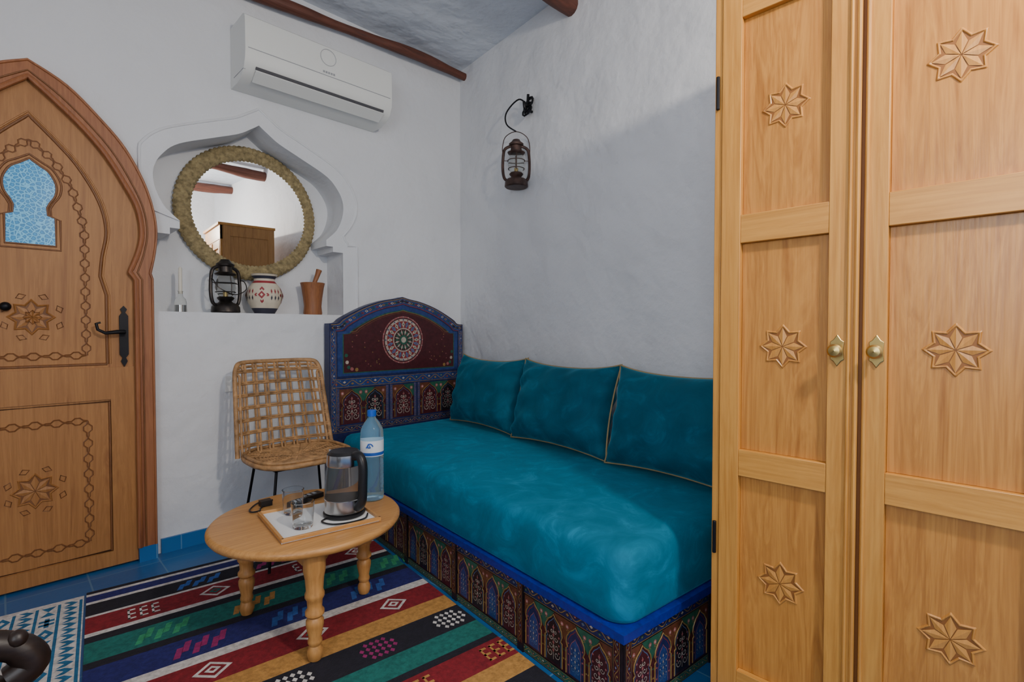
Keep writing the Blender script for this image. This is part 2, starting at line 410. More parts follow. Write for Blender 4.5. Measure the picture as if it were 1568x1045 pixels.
plate = [(hx + a, b_ - .0) for a, b_ in pl] + [(hx - a, b_) for a, b_ in pl[1:-1][::-1]]
mb.prism([fd.p(a, b_, .0005) for a, b_ in plate], (0, -.010, 0), M_black)
mb.tube([fd.p(hx, 1.04, 0), fd.p(hx, 1.04, .05)], .009, M_black, 10)
mb.tube([fd.p(*q) for q in [(hx, 1.04, .045), (hx - .03, 1.04, .052), (hx - .07, 1.035, .05), (hx - .095, 1.05, .05), (hx - .10, 1.075, .05), (hx - .085, 1.08, .05)]], [.009, .009, .007, .006, .006, .004], M_black, 10)
mb.ball(fd.p(-.078, 1.14, .02), .018, M_black)
ob = mb.build('door_1', (DC, YA - .02, 0), smooth=35)

# ------------------------------------------------------------------ air conditioner
mb = MB(); x0, x1 = .845, 1.642
prof = [(YA - .001, 2.262), (2.76, 2.262), (2.70, 2.275), (2.655, 2.305), (2.636, 2.345), (2.630, 2.39), (2.632, 2.52), (2.638, 2.548), (2.66, 2.562), (YA - .001, 2.562)]
mb.prism([(x0, a, b_) for a, b_ in prof], (x1 - x0, 0, 0), M_ac)
mb.box(x0 + .012, x1 - .012, 2.6285, 2.636, 2.392, 2.396, M_acg)
mb.prism([(x0 + .05, a, b_) for a, b_ in [(2.650, 2.307), (2.644, 2.318), (2.638, 2.318), (2.645, 2.305)]], (x1 - x0 - .1, 0, 0), M_acd)
mb.prism([(x0 + .05, a, b_) for a, b_ in [(2.70, 2.268), (2.648, 2.298), (2.643, 2.304), (2.638, 2.298), (2.698, 2.262)]], (x1 - x0 - .1, 0, 0), M_ac)
mb.box(x0 - .002, x0 + .01, 2.66, 2.80, 2.30, 2.303, M_acg)
fa = Fr((1.255, 2.6305, 2.49), (1, 0, 0), (0, 0, 1), (0, -1, 0))
mb.stroke(fa, [(.042 * math.cos(2 * math.pi * k / 40), .042 * math.sin(2 * math.pi * k / 40)) for k in range(40)], .0022, M_acg, .002, True)
for k in range(5): mb.rect(fa, -.03 + k * .014, -.02 + k * .014, -.085, -.074, M_acg, .002)
mb.build('air_conditioner', (1.24, 2.75, 2.26), smooth=35, bevel=.004)

# ------------------------------------------------------------------ mirror
mb = MB(); MC = Vector((.984, 3.022, 1.684)); R = .322; rr = .037
n1, n2 = 1080, 14
fm = Fr(MC, (1, 0, 0), (0, 0, 1), (0, -1, 0)); vs = []
for i in range(n1):
    a = 2 * math.pi * i / n1
    for k in range(n2):
        ph = 2 * math.pi * k / n2
        r2 = rr * (1 + .16 * abs(math.sin(a * 45 + ph * .6)))
        rad = R + r2 * math.cos(ph)
        vs.append(fm.p(rad * math.cos(a), rad * math.sin(a), r2 * math.sin(ph) * .5))
fs = [(i * n2 + k, i * n2 + (k + 1) % n2, ((i + 1) % n1) * n2 + (k + 1) % n2, ((i + 1) % n1) * n2 + k) for i in range(n1) for k in range(n2)]
mb.add(vs, fs, M_rope)
ym = D2R(-1.95)
fg = Fr(MC, (math.cos(ym), math.sin(ym), 0), (0, 0, 1), Vector((math.sin(ym), -math.cos(ym), 0)))
mb.prism([fg.p(.306 * math.cos(2 * math.pi * k / 64), .306 * math.sin(2 * math.pi * k / 64), .0) for k in range(64)], fg.N * .004, M_mirror)
mb.build('round_wall_mirror', MC, smooth=60)

# ------------------------------------------------------------------ lanterns
def lantern(o, sc, body, rot=0):
    mb = MB(); o = Vector(o)
    def L(p): mb.lathe([(r * sc, z * sc) for r, z in p[0]], o, p[1], 28)
    L(([(.001, 0), (.060, 0), (.066, .006), (.064, .03), (.054, .045), (.034, .052), (.028, .06), (.034, .066), (.040, .075), (.034, .082), (.001, .083)], body))
    L(([(.028, .083), (.040, .10), (.047, .125), (.045, .15), (.035, .18), (.032, .188)], M_lglass))
    L(([(.033, .186), (.046, .19), (.050, .197), (.032, .205), (.030, .232), (.040, .236), (.042, .245), (.028, .256), (.020, .268), (.001, .27)], body))
    L(([(.010, .083), (.010, .11), (.001, .112)], M_brass))
    ca, sa = math.cos(rot), math.sin(rot)
    def q(x, y, z): return o + Vector((x * ca - y * sa, x * sa + y * ca, z)) * sc
    for sg in (1, -1):
        mb.tube(cr([q(sg * .04, 0, .035), q(sg * .066, 0, .05), q(sg * .076, 0, .10), q(sg * .074, 0, .17), q(sg * .064, 0, .215), q(sg * .026, 0, .235)], 5), .0085 * sc, body, 8)
        mb.tube([q(sg * .072, 0, .15), q(sg * .04, 0, .15)], .002 * sc, body, 6)
    for zz, r_ in ((.105, .045), (.15, .049)):
        mb.tube([q(r_ * math.cos(2 * math.pi * k / 20), r_ * math.sin(2 * math.pi * k / 20), zz) for k in range(20)], .0026 * sc, body, 5, True)
    mb.tube([q(0, .047, .09), q(0, .05, .13), q(0, .04, .185)], .0024 * sc, body, 5); mb.tube([q(0, -.047, .09), q(0, -.05, .13), q(0, -.04, .185)], .0024 * sc, body, 5)
    return mb, q
mb, q = lantern((.832, 2.930, 1.1355), 1.03, M_tin, .3)
mb.tube(cr([q(-.072, 0, .17), q(-.082, -.03, .16), q(-.07, -.06, .12), q(0, -.075, .09), q(.07, -.06, .12), q(.082, -.03, .16), q(.072, 0, .17)], 6), .0025, M_tin, 6)
mb.build('oil_lantern', (.832, 2.930, 1.1355), smooth=45)
LW = Vector((2.17, 2.135, 1.888))
mb, q = lantern(LW, 1.04, M_tinr, -.75)
mb.tube(cr([q(-.072, 0, .17), q(-.078, 0, .22), q(-.06, 0, .285), q(0, 0, .315), q(.06, 0, .285), q(.078, 0, .22), q(.072, 0, .17)], 6), .0027, M_tinr, 6)
hook = Vector((xB(2.06) - .01, 2.06, 2.325))
mb.tube(cr([q(0, 0, .315), LW + Vector((-.04, .04, .37)), LW + Vector((-.04, .04, .44)), hook + Vector((-.05, .05, .07)), hook + Vector((-.02, 0, .02)), hook], 6), .0045, M_black, 8)
mb.tube(cr([hook + Vector((.008, 0, 0)), hook + Vector((-.05, .0, 0)), hook + Vector((-.06, 0, .04))], 4), .008, M_black, 8)
for k in range(6):
    cc = hook + Vector((-.03 + random.uniform(-.015, .015), random.uniform(-.025, .025), random.uniform(-.03, .05)))
    mb.tube([cc + Vector((.01 * math.sin(a), .025 * math.cos(a), .028 * math.sin(a))) for a in [j * .7 for j in range(9)]], .0055, M_black, 6, True)
mb.tube([hook + Vector((-.03, 0, .03)), hook + Vector((-.035, -.01, .085))], .008, M_black, 8)
mb.build('hanging_oil_lantern', LW, smooth=45)

# ------------------------------------------------------------------ shelf objects
o = Vector((1.03, 2.945, 1.1355)); mb = MB()
vp = [(.001, 0), (.05, 0), (.052, .006), (.066, .03), (.082, .06), (.088, .09), (.087, .115), (.078, .145), (.062, .165), (.052, .178), (.052, .19), (.062, .205), (.066, .215), (.060, .217), (.046, .19), (.001, .18)]
mb.lathe([(r * 1.0, z) for r, z in vp], o, [M_cream, M_vblk, M_vblk, M_cream, M_cream, M_cream, M_cream, M_cream, M_vred, M_cream, M_vblk, M_cream, M_vblk, M_cream, M_vblk], 40)
def vr(z):
    for (r0, z0), (r1, z1) in zip(vp[1:], vp[2:]):
        if z0 <= z <= z1 and z1 > z0: return r0 + (r1 - r0) * (z - z0) / (z1 - z0)
    return .06
def vpatch(a0, z0, da, dz, m, off):
    pts = [o + Vector(((vr(z0 + q_ * dz) + off) * math.cos(a0 + p_ * da), (vr(z0 + q_ * dz) + off) * math.sin(a0 + p_ * da), z0 + q_ * dz)) for p_, q_ in ((-1, 0), (0, 0), (1, 0), (0, -1), (0, 1))]
    mb.add(pts, [(0, 3, 1), (3, 2, 1), (2, 4, 1), (4, 0, 1)], m)
for k in range(4):
    a = -2.06 + k * math.pi / 2
    vpatch(a, .10, .42, .045, M_vred, .0030); vpatch(a, .10, .30, .032, M_cream, .0044); vpatch(a, .10, .20, .021, M_vred, .006); vpatch(a, .10, .08, .009, M_cream, .0075)
    for dd in (-.55, .55, .78): vpatch(a + dd, .085, .05, .014, M_vblk, .003); vpatch(a + dd, .12, .05, .014, M_vred, .003)
mb.build('ceramic_vase', o, smooth=50)
o = Vector((1.298, 2.945, 1.1355)); mb = MB()
mb.lathe([(.001, 0), (.050, 0), (.052, .01), (.048, .05), (.053, .10), (.062, .16), (.068, .185), (.064, .187), (.05, .15), (.001, .12)], o, M_mortar, 32)
mb.tube([o + Vector((-.01, 0, .13)), o + Vector((.012, 0, .19)), o + Vector((.03, 0, .235)), o + Vector((.04, .0, .265))], [.016, .012, .014, .017], M_mortar, 14)
mb.build('wooden_mortar_and_pestle', o, smooth=45)
o = Vector((.632, 2.935, 1.1355)); mb = MB()
mb.lathe([(.001, 0), (.025, 0), (.027, .004), (.026, .05), (.022, .065), (.011, .078), (.010, .10), (.013, .103), (.001, .104)], o, M_lglass, 24)
mb.lathe([(.001, .002), (.022, .002), (.022, .035), (.001, .036)], o, M_steel, 20)
mb.lathe([(.0085, .09), (.008, .215), (.003, .222), (.001, .225)], o, M_candle, 16)
mb.build('candle_in_bottle', o, smooth=45)
mb = MB(); mb.box(.80, .88, YA - .010, YA, .735, .815, M_sock); mb.box(.822, .858, YA - .0125, YA - .01, .757, .793, M_ac); mb.build('wall_socket', (.84, YA, .77), smooth=0, bevel=.003)

# ------------------------------------------------------------------ wardrobe
mb = MB(); XW = 1.33
W0, W1 = .582, -.085
mb.box(XW + .024, 1.82, W1, W0, .0, 2.05, M_wards)
mb.box(XW + .004, XW + .024, W0 - .018, W0, 0, 2.05, M_ward); mb.box(XW + .004, XW + .024, W1, W1 + .018, 0, 2.05, M_ward)
mb.box(XW + .002, XW + .03, W1, W0, 1.915, 2.05, M_wardh); mb.box(XW + .004, XW + .03, W1, W0, 0, .06, M_wardh)
mb.box(XW - .015, 1.83, W1 - .015, W0 + .01, 2.05, 2.075, M_wardh)
for sgx in (0, 1):
    ys = W0 if sgx == 0 else W1
    d = .006 if sgx == 0 else -.006
    for (xa, xb, za, zb) in [(XW + .03, XW + .09, .0, 2.05), (1.76, 1.82, 0, 2.05), (XW + .09, 1.76, 1.95, 2.05), (XW + .09, 1.76, 0, .12), (XW + .09, 1.76, 1.30, 1.37), (XW + .09, 1.76, .66, .73)]:
        mb.box(xa, xb, min(ys, ys + d), max(ys, ys + d), za, zb, M_wards)
zs = [(.17, .676), (.743, 1.269), (1.34, 1.834)]
def wdoor(ya, yb, pa, pb):
    X0, X1 = XW, XW + .022
    mb.box(X0, X1, pa, ya, .065, 1.91, M_ward); mb.box(X0, X1, yb, pb, .065, 1.91, M_ward)
    for z0, z1 in [(.065, .17), (.676, .743), (1.269, 1.34), (1.834, 1.91)]: mb.box(X0 + .001, X1, pb, pa, z0, z1, M_wardh)
    for z0, z1 in zs:
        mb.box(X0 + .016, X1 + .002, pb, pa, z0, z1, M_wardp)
        fw = Fr((X0 + .016, (pa + pb) / 2, 0), (0, 1, 0), (0, 0, 1), (-1, 0, 0))
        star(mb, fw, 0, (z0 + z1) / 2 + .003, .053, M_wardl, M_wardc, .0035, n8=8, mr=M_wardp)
wdoor(.562, .263, .5134, .317); wdoor(.2505, -.062, .2067, -.014)
mb.tube([(XW - .002, .262, .07), (XW - .002, .262, 1.9)], .005, M_ward, 8)
mb.tube([(XW - .002, .276, .07), (XW - .002, .276, 1.9)], .004, M_ward, 8)
mb.box(XW + .012, XW + .022, .2505, .263, .065, 1.91, M_wardc)
mb.tube([(XW - .001, .2455, .07), (XW - .001, .2455, 1.9)], .004, M_ward, 8)
for yy in (.297, .224):
    z = 1.003
    mb.prism([(XW - .0005, yy + a, z + b_) for a, b_ in [(0, .036), (.008, .024), (.014, .02), (.012, 0), (.014, -.02), (.008, -.024), (0, -.036), (-.008, -.024), (-.014, -.02), (-.012, 0), (-.014, .02), (-.008, .024)]], (-.003, 0, 0), M_brass)
    fk = Fr((XW, yy, z), (0, 1, 0), (0, 0, 1), (-1, 0, 0))
    mb.lathe([(.006, 0), (.005, .012), (.008, .018), (.014, .021), (.015, .026), (.011, .031), (.001, .033)], (0, 0, 0), M_brass, 24, fk)
for z in (.46, 1.62): mb.tube([(XW - .002, .572, z), (XW - .002, .572, z + .085)], .005, M_black, 8)
mb.build('wooden_wardrobe', (1.57, .25, 0), smooth=30, bevel=.0025)

# ------------------------------------------------------------------ daybed
a_ = Vector((.108, .994, 0)).normalized(); b_v = Vector((.994, -.108, 0)).normalized()
def SQ(s, q, z=0): p = a_ * s + b_v * q; return Vector((p.x, p.y, z))
def far(q, yy=2.765): return (yy + .108 * q / 1.0) / .994
S0, Q0, Q1 = .838, 1.045, 1.925
ZB = .232
mb = MB()
i_ = .018
mb.prism([SQ(S0 + i_, Q0 + i_), SQ(S0 + i_, Q1), SQ(far(Q1), Q1), SQ(far(Q0 + i_), Q0 + i_)], (0, 0, ZB), C['black'])
mb.prism([SQ(S0, Q0, ZB), SQ(S0, Q1, ZB), SQ(far(Q1), Q1, ZB), SQ(far(Q0), Q0, ZB)], (0, 0, .024), C['royal'])
fF = Fr(SQ(S0 + i_, Q0 + i_), a_, (0, 0, 1), -b_v)
fE = Fr(SQ(S0 + i_, Q0 + i_), b_v, (0, 0, 1), -a_)
LF = far(Q0) - S0 - i_; LE = Q1 - Q0 - i_
def spiral(cx, cy, r, turns, sg, n=16, st=0):
    return [(cx + sg * r * (1 - .8 * k / n) * math.cos(st + turns * 2 * math.pi * k / n), cy + r * (1 - .8 * k / n) * math.sin(st + turns * 2 * math.pi * k / n)) for k in range(n + 1)]
def archp(cx, z0, w, h):
    r = [(w / 2, 0), (w / 2, h * .50), (w * .42, h * .53), (w * .50, h * .63), (w * .46, h * .74), (w * .30, h * .86), (w * .12, h * .93), (0, h)]
    return [(cx + x, z0 + y) for x, y in r] + [(cx - x, z0 + y) for x, y in r[:-1][::-1]]
def arab(mb, fr, cx, z0, w, h, m1, m2, off):
    lw = max(.0018, w * .03)
    for lv, f in enumerate((.18, .36, .54, .70)):
        r = w * (.19 - .03 * lv)
        for sg in (1, -1):
            mb.stroke(fr, spiral(cx + sg * r * 1.15, z0 + h * f, r, 1.1, sg * (1 if lv % 2 else -1), 12, math.pi * .9), lw, m1, off)
            mb.dia(fr, cx + sg * w * .36, z0 + h * (f + .08), w * .05, h * .03, m2, off + .0003)
    mb.stroke(fr, [(cx, z0 + h * .05), (cx, z0 + h * .86)], lw * .8, m1, off)
    for f in (.27, .45, .62, .80): mb.dia(fr, cx, z0 + h * f, w * .07, h * .05, m2, off + .0005)
def border(mb, fr, u0, u1, v0, v1, bg, off, cols=('red', 'cream', 'green', 'gold')):
    mb.rect(fr, u0, u1, v0, v1, C[bg], off); h = v1 - v0; vm = (v0 + v1) / 2
    n = max(1, int((u1 - u0) / (h * .95))); st = (u1 - u0) / n
    wv = [(u0 + (u1 - u0) * k / (n * 6), vm + h * .26 * math.sin(math.pi * k / 6)) for k in range(n * 6 + 1)]
    mb.stroke(fr, wv, h * .08, C['gold'], off + .0004)
    for k in range(n):
        u = u0 + st * (k + .5); sg = 1 if k % 2 else -1
        c_ = C[cols[k % len(cols)]]
        mb.dia(fr, u, vm + sg * h * .10, h * .20, h * .14, c_, off + .0007)
        mb.disc(fr, u, vm + sg * h * .10, h * .06, C['cream' if k % 2 else 'gold'], off + .001, 8)
        mb.disc(fr, u + st * .5, vm - sg * h * .28, h * .07, C['sky'], off + .0008, 6)
    for vv in (v0 + h * .04, v1 - h * .04): mb.stroke(fr, [(u0, vv), (u1, vv)], h * .05, C['gold'], off + .0009)
def bench_panel(mb, fr, u0, u1, v0, v1, n, bl=True):
    w = (u1 - u0); mb.rect(fr, u0, u1, v0, v1, C['maroon'], .0008)
    st = w / n; h = v1 - v0
    for k in range(n):
        cx = u0 + st * (k + .5); alt = (k % 2) and bl
        for sg in (1, -1):
            mb.poly(fr, [(cx + sg * st / 2, v1), (cx + sg * st / 2, v1 - h * .40), (cx, v1)], C['green' if (k % 2) ^ (sg > 0) else 'brown'], .0011)
            mb.disc(fr, cx + sg * st * .38, v1 - h * .12, st * .07, C['pink'], .0014, 8); mb.disc(fr, cx + sg * st * .38, v1 - h * .12, st * .03, C['cream'], .0017, 8)
            mb.stroke(fr, spiral(cx + sg * st * .34, v1 - h * .20, st * .07, 1, sg, 8), .0018, C['gold'], .0015)
            mb.disc(fr, cx + sg * st * .46, v0 + h * .25, st * .03, C['gold'], .0013, 6); mb.disc(fr, cx + sg * st * .46, v0 + h * .42, st * .03, C['green'], .0013, 6)
        A = archp(cx, v0 + h * .03, st * .82, h * .93)
        mb.poly(fr, A, C['navy' if alt else 'maroon' if k % 3 == 0 else 'black'], .0018)
        mb.tube([fr.p(x, y, .003) for x, y in A], .0018, C['gold'], 5)
        A2 = [(cx + (x - cx) * .86, v0 + h * .03 + (y - v0 - h * .03) * .93) for x, y in A]
        mb.stroke(fr, A2, .0020, C['red' if alt else 'sky'], .0024)
        if alt:
            A3 = archp(cx, v0 + h * .05, st * .50, h * .70); mb.poly(fr, A3, C['blue'], .0026); mb.stroke(fr, A3, .0016, C['pink'], .003)
            arab(mb, fr, cx, v0 + h * .06, st * .42, h * .62, C['sky'], C['cream'], .0032)
            for sg in (1, -1):
                for f in (.2, .4, .6): mb.disc(fr, cx + sg * st * .31, v0 + h * f, st * .03, C['pink'], .0026, 6)
        else:
            arab(mb, fr, cx, v0 + h * .06, st * .72, h * .82, C['cream'], C['pink'], .0028)
def bench_side(fr, L, npan, na):
    mb.rect(fr, 0, L, 0, ZB, C['black'], .0004)
    border(mb, fr, 0, L, .196, .229, 'navy', .0012, ('red', 'gold', 'green', 'cream', 'sky'))
    border(mb, fr, 0, L, .004, .028, 'green', .0012, ('red', 'cream', 'gold'))
    post = .030; st = (L - post) / npan
    for k in range(npan + 1):
        u = k * st
        mb.box(u, u + post, .0, ZB, 0, .006, C['black'], fr)
        fs_ = Fr(fr.p(u, 0, .006), (0, 0, 1), fr.U, fr.N)
        border(mb, fs_, .03, .227, .004, post - .004, 'maroon', .0008, ('green', 'gold', 'sky'))
    for k in range(npan): bench_panel(mb, fr, k * st + post + .003, (k + 1) * st - .003, .032, .192, na)
bench_side(fF, LF, 5, 4); bench_side(fE, LE, 2, 4)
# headboard
HX0, HX1 = 1.315, 2.285
hw = (HX1 - HX0) / 2; hc = (HX0 + HX1) / 2
fH = Fr((hc, 2.772, 0), (1, 0, 0), (0, 0, 1), (0, -1, 0))
tp = cr([(hw, 1.085, 0), (hw * .90, 1.09, 0), (hw * .82, 1.12, 0), (hw * .55, 1.185, 0), (hw * .3, 1.225, 0), (hw * .1, 1.243, 0), (0, 1.255, 0)], 5)
hh = [(hw, .02)] + [(v.x, v.y) for v in tp]; HB = hh + [(-x, y) for x, y in hh[:-1][::-1]]
mb.prism([fH.p(x, y, 0) for x, y in HB], (0, .06, 0), C['navy'])
inn = [(x * .90, y - .05) for x, y in [(v.x, v.y) for v in tp]]
lun = [(hw * .90, .78)] + inn; LUN = lun + [(-x, y) for x, y in lun[:-1][::-1]]
mb.poly(fH, LUN, C['blue'], .001)
edge = [(x * .95, y - .025) for x, y in [(v.x, v.y) for v in tp]]; edge = edge + [(-x, y) for x, y in edge[:-1][::-1]]
mb.stroke(fH, edge, .036, C['blue'], .0012)
mb.stroke(fH, [(x * 1.03, y + .017) for x, y in edge], .004, C['gold'], .002); mb.stroke(fH, [(x * .97, y - .018) for x, y in edge], .004, C['red'], .002)
for k, (x, y) in enumerate(edge):
    c_ = C[('gold', 'cream', 'red', 'green')[k % 4]]; mb.dia(fH, x, y, .012, .008, c_, .0025); mb.disc(fH, x, y, .004, C['navy'], .003, 6)
lun2 = [(x * .93, .795 + (y - .78) * .90) for x, y in LUN]
mb.poly(fH, lun2, C['green'], .0016); mb.poly(fH, [(x * .985, .8 + (y - .795) * .97) for x, y in lun2], C['maroon'], .0022)
inf = [(x * .80, .83 + (y - .78) * .78) for x, y in LUN]
mb.stroke(fH, inf[1:-1], .004, C['brown'], .003); mb.stroke(fH, [(x * 1.03, y + .008) for x, y in inf[1:-1]], .0025, C['gold'], .003)
for k in range(60):
    x = random.uniform(-.36, .36); y = random.uniform(.83, 1.10)
    if abs(x) < .16 and .82 < y < 1.16: continue
    if y > 1.12 - abs(x) * .25: continue
    mb.disc(fH, x, y, .0035, C['gold' if k % 2 else 'pink'], .003, 6)
rz = .985
for r_, c_, o_ in ((.148, 'pink', .003), (.140, 'maroon', .0035), (.132, 'cream', .004), (.118, 'red', .0045), (.075, 'cream', .0055), (.068, 'maroon', .006), (.03, 'green', .007), (.018, 'cream', .0075)):
    mb.disc(fH, 0, rz, r_, C[c_], o_, 48)
for k in range(24):
    a = 2 * math.pi * k / 24; ca, sa = math.cos(a), math.sin(a)
    def pp(r, t): return (r * ca - t * sa, rz + r * sa + t * ca)
    mb.poly(fH, [pp(.076, 0), pp(.098, .011), pp(.118, 0), pp(.098, -.011)], C['sky' if k % 2 else 'cream'], .005)
    mb.disc(fH, *pp(.098, 0), .0045, C['red' if k % 2 else 'green'], .0053, 6)
    mb.poly(fH, [pp(.03, 0), pp(.05, .006), pp(.066, 0), pp(.05, -.006)], C['cream' if k % 2 else 'green'], .0068)
    mb.disc(fH, *pp(.126, 0), .005, C['red' if k % 2 else 'blue'], .0045, 6); mb.disc(fH, *pp(.144, 0), .0035, C['cream'], .0045, 6)
for sg in (1, -1):
    for k, (x, y) in enumerate([(.37, .83), (.38, .86), (.35, .82), (.385, .90), (.32, .815)]):
        mb.disc(fH, sg * x, y, .011, C[('green', 'cream', 'pink', 'green', 'gold')[k]], .003 + k * .0003, 8)
border(mb, fH, -hw * .97, hw * .97, .715, .765, 'blue', .001, ('red', 'cream', 'gold', 'green'))
border(mb, fH, -hw * .97, hw * .97, .455, .49, 'navy', .001, ('gold', 'red', 'sky'))
for (x0, x1, n) in [(-hw * .88, -hw * .26, 2), (-hw * .16, hw * .16, 1), (hw * .26, hw * .88, 2)]:
    bench_panel(mb, fH, x0, x1, .50, .705, n, False)
    for u in (x0 - .018, x1 + .002):
        border(mb, Fr(fH.p(u, 0, 0), (0, 0, 1), (1, 0, 0), fH.N), .495, .71, 0, .016, 'blue', .0014, ('gold', 'red'))
for sg in (1, -1):
    u = sg * hw * .955
    border(mb, Fr(fH.p(u, 0, 0), (0, 0, 1), (1, 0, 0), fH.N), .46, 1.04, -.017, .017, 'blue', .0016, ('cream', 'gold', 'red'))
mb.build('painted_daybed', SQ(1.8, 1.5, 0), smooth=30)
# mattress : rounded slab
n = .016; MZ = ZB + .0245
sA, qA, qB = S0 + n, Q0 + n, Q1 - .005
corners = [(sA, qA), (sA, qB), (far(qB, 2.755), qB), (far(qA, 2.755), qA)]
RC = .065
def outline(ins):
    pts = []; m_ = 8; rc = max(RC, ins + .004)
    for (s_, q_), (ds, dq) in zip(corners, [(1, 1), (1, -1), (-1, -1), (-1, 1)]):
        cs, cq = s_ + ds * rc, q_ + dq * rc
        for k in range(m_ + 1):
            t = k / m_ * math.pi / 2
            if (ds, dq) == (1, 1): vx, vy = -math.sin(t), -math.cos(t)
            elif (ds, dq) == (1, -1): vx, vy = -math.cos(t), math.sin(t)
            elif (ds, dq) == (-1, -1): vx, vy = math.sin(t), math.cos(t)
            else: vx, vy = math.cos(t), -math.sin(t)
            pts.append((cs + vx * (rc - ins), cq + vy * (rc - ins)))
    return pts
def order(P):
    cs, cq = (sA + far(qA, 2.755)) / 2, (qA + qB) / 2
    return sorted(range(len(P)), key=lambda i: math.atan2((P[i][1] - cq), (P[i][0] - cs)))
prof = [(.012, MZ), (.003, MZ + .003), (-.002, MZ + .014), (-.003, MZ + .05), (-.004, MZ + .09), (-.001, MZ + .140), (.005, MZ + .166), (.016, MZ + .185), (.034, MZ + .196), (.06, MZ + .201), (.10, MZ + .203), (.20, MZ + .206)]
idx = order(outline(0))
rows = []
for i, z in prof:
    P = outline(i); rows.append([SQ(P[k][0], P[k][1], z) for k in idx])
mb = MB(); vs = []; L = len(rows[0])
for r in rows: vs += r
fs = [(i * L + k, i * L + (k + 1) % L, (i + 1) * L + (k + 1) % L, (i + 1) * L + k) for i in range(len(rows) - 1) for k in range(L)]
fs.append([(len(rows) - 1) * L + k for k in range(L)]); fs.append(list(range(L))[::-1])
mb.add(vs, fs, M_velvet); ob = mb.build('mattress', SQ(1.8, 1.5, MZ), smooth=60); fixn(ob)
ZM = MZ + .207
# ------------------------------------------------------------------ pillows
def pillow(name, s0, s1, qb, zb, H, T_, lean, seed, twist=0):
    rnd = random.Random(seed); W = s1 - s0; N = 34
    wd = a_.copy(); hd = b_v * math.sin(lean) + Vector((0, 0, math.cos(lean)))
    if twist: wd = Matrix.Rotation(twist, 3, 'Z') @ wd
    hd = (hd - wd * hd.dot(wd)).normalized(); nd = wd.cross(hd)
    if nd.dot(b_v) > 0: nd = -nd
    c0 = SQ((s0 + s1) / 2, qb, zb) + hd * (H / 2 + .009)
    bm = bmesh.new()
    k1, k2, k3 = rnd.uniform(0, 6), rnd.uniform(0, 6), rnd.uniform(0, 6)
    def pos(u, v, side):
        th = T_ / 2 * max(0, (1 - abs(u) ** 3.0) * (1 - abs(v) ** 3.0)) ** .6
        wr = .008 * math.sin(9 * u + 4 * v + k1) * math.sin(5 * v - 3 * u + k2) + .004 * math.sin(17 * u * v + k3) + .008 * math.sin(16 * (u + v) + k2) * abs(u * v)
        uu = u * (1 - .06 * (1 - v * v)); vv = v * (1 - .10 * (1 - u * u)) + (.06 * abs(u) ** 4 if v > 0 else 0) * v
        return c0 + wd * uu * W / 2 + hd * vv * H / 2 + nd * side * (th + (wr if th > .01 else 0))
    for side in (1, -1):
        g = [[bm.verts.new(pos(-1 + 2 * i / N, -1 + 2 * j / N, side)) for j in range(N + 1)] for i in range(N + 1)]
        for i in range(N):
            for j in range(N): bm.faces.new((g[i][j], g[i + 1][j], g[i + 1][j + 1], g[i][j + 1]))
    bmesh.ops.remove_doubles(bm, verts=bm.verts, dist=.0005); bmesh.ops.recalc_face_normals(bm, faces=bm.faces)
    me = bpy.data.meshes.new(name); bm.transform(Matrix.Translation(-c0)); bm.to_mesh(me); bm.free()
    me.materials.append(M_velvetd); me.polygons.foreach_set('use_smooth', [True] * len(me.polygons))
    e = [(-1 + 2 * i / N, -1) for i in range(N)] + [(1, -1 + 2 * i / N) for i in range(N)] + [(1 - 2 * i / N, 1) for i in range(N)] + [(-1, 1 - 2 * i / N) for i in range(N)]
    ob = bpy.data.objects.new(name, me); ob.location = c0; S.collection.objects.link(ob)
    mbp = MB(); mbp.tube([pos(u, v, 0) for u, v in e], .0040, M_pipe, 7, True)
    po = mbp.build('piping', c0, 60); po.parent = ob; po.location = (0, 0, 0)
    return ob
pillow('throw_pillow', 2.15, 2.80, 1.74, ZM, .42, .20, D2R(14), 1)
pillow('throw_pillow.001', 1.48, 2.145, 1.715, ZM, .42, .21, D2R(14), 2)
pillow('throw_pillow.002', .84, 1.475, 1.70, ZM, .42, .21, D2R(14), 3)

# ------------------------------------------------------------------ rattan chair
mb = MB(); CH = Vector((1.0, 2.44, 0))
def seatp(a, r=1):
    c_, s_ = math.cos(a), math.sin(a); n = 3.2
    x = .215 * math.copysign(abs(c_) ** (2 / n), c_); y = .20 * math.copysign(abs(s_) ** (2 / n), s_)
    return CH + Vector((x * r, y * r, .458 - .012 * (1 - r)))
NN = 48
for k, r in enumerate([1.0 - .035 * i for i in range(28)]):
    mb.tube([seatp(2 * math.pi * j / NN, r) + Vector((0, 0, .004 * math.sin(j * 1.57 + k * 3.14))) for j in range(NN)], .0062, M_cane, 6, True)
mb.tube([seatp(2 * math.pi * j / NN, 1.01) + Vector((0, 0, -.006)) for j in range(NN)], .013, M_cane, 8, True)
mb.tube([seatp(2 * math.pi * j / NN, 1.0) + Vector((0, 0, .012)) for j in range(NN)], .008, M_cane, 8, True)
for k in range(24):
    a = 2 * math.pi * k / 24; mb.tube([seatp(a, r) + Vector((0, 0, .004)) for r in (.08, .3, .5, .7, .9, 1)], .004, M_cane, 5)
def bk(u, z):
    f = (z - .45) / .43
    w = .228 - .020 * f
    y = .13 + .10 * f + .045 * (1 - u * u)
    return CH + Vector((u * w, y, z))
loop = [bk(-1, .45)] + [bk(-1.0, z) for z in (.55, .65, .75, .82)] + [bk(-.97, .86), bk(-.88, .885)] + [bk(u, .89) for u in (-.6, -.3, 0, .3, .6)] + [bk(.88, .885), bk(.97, .86)] + [bk(1, z) for z in (.82, .75, .65, .55, .45)]
mb.tube(cr(loop, 4), .0110, M_cane, 8)
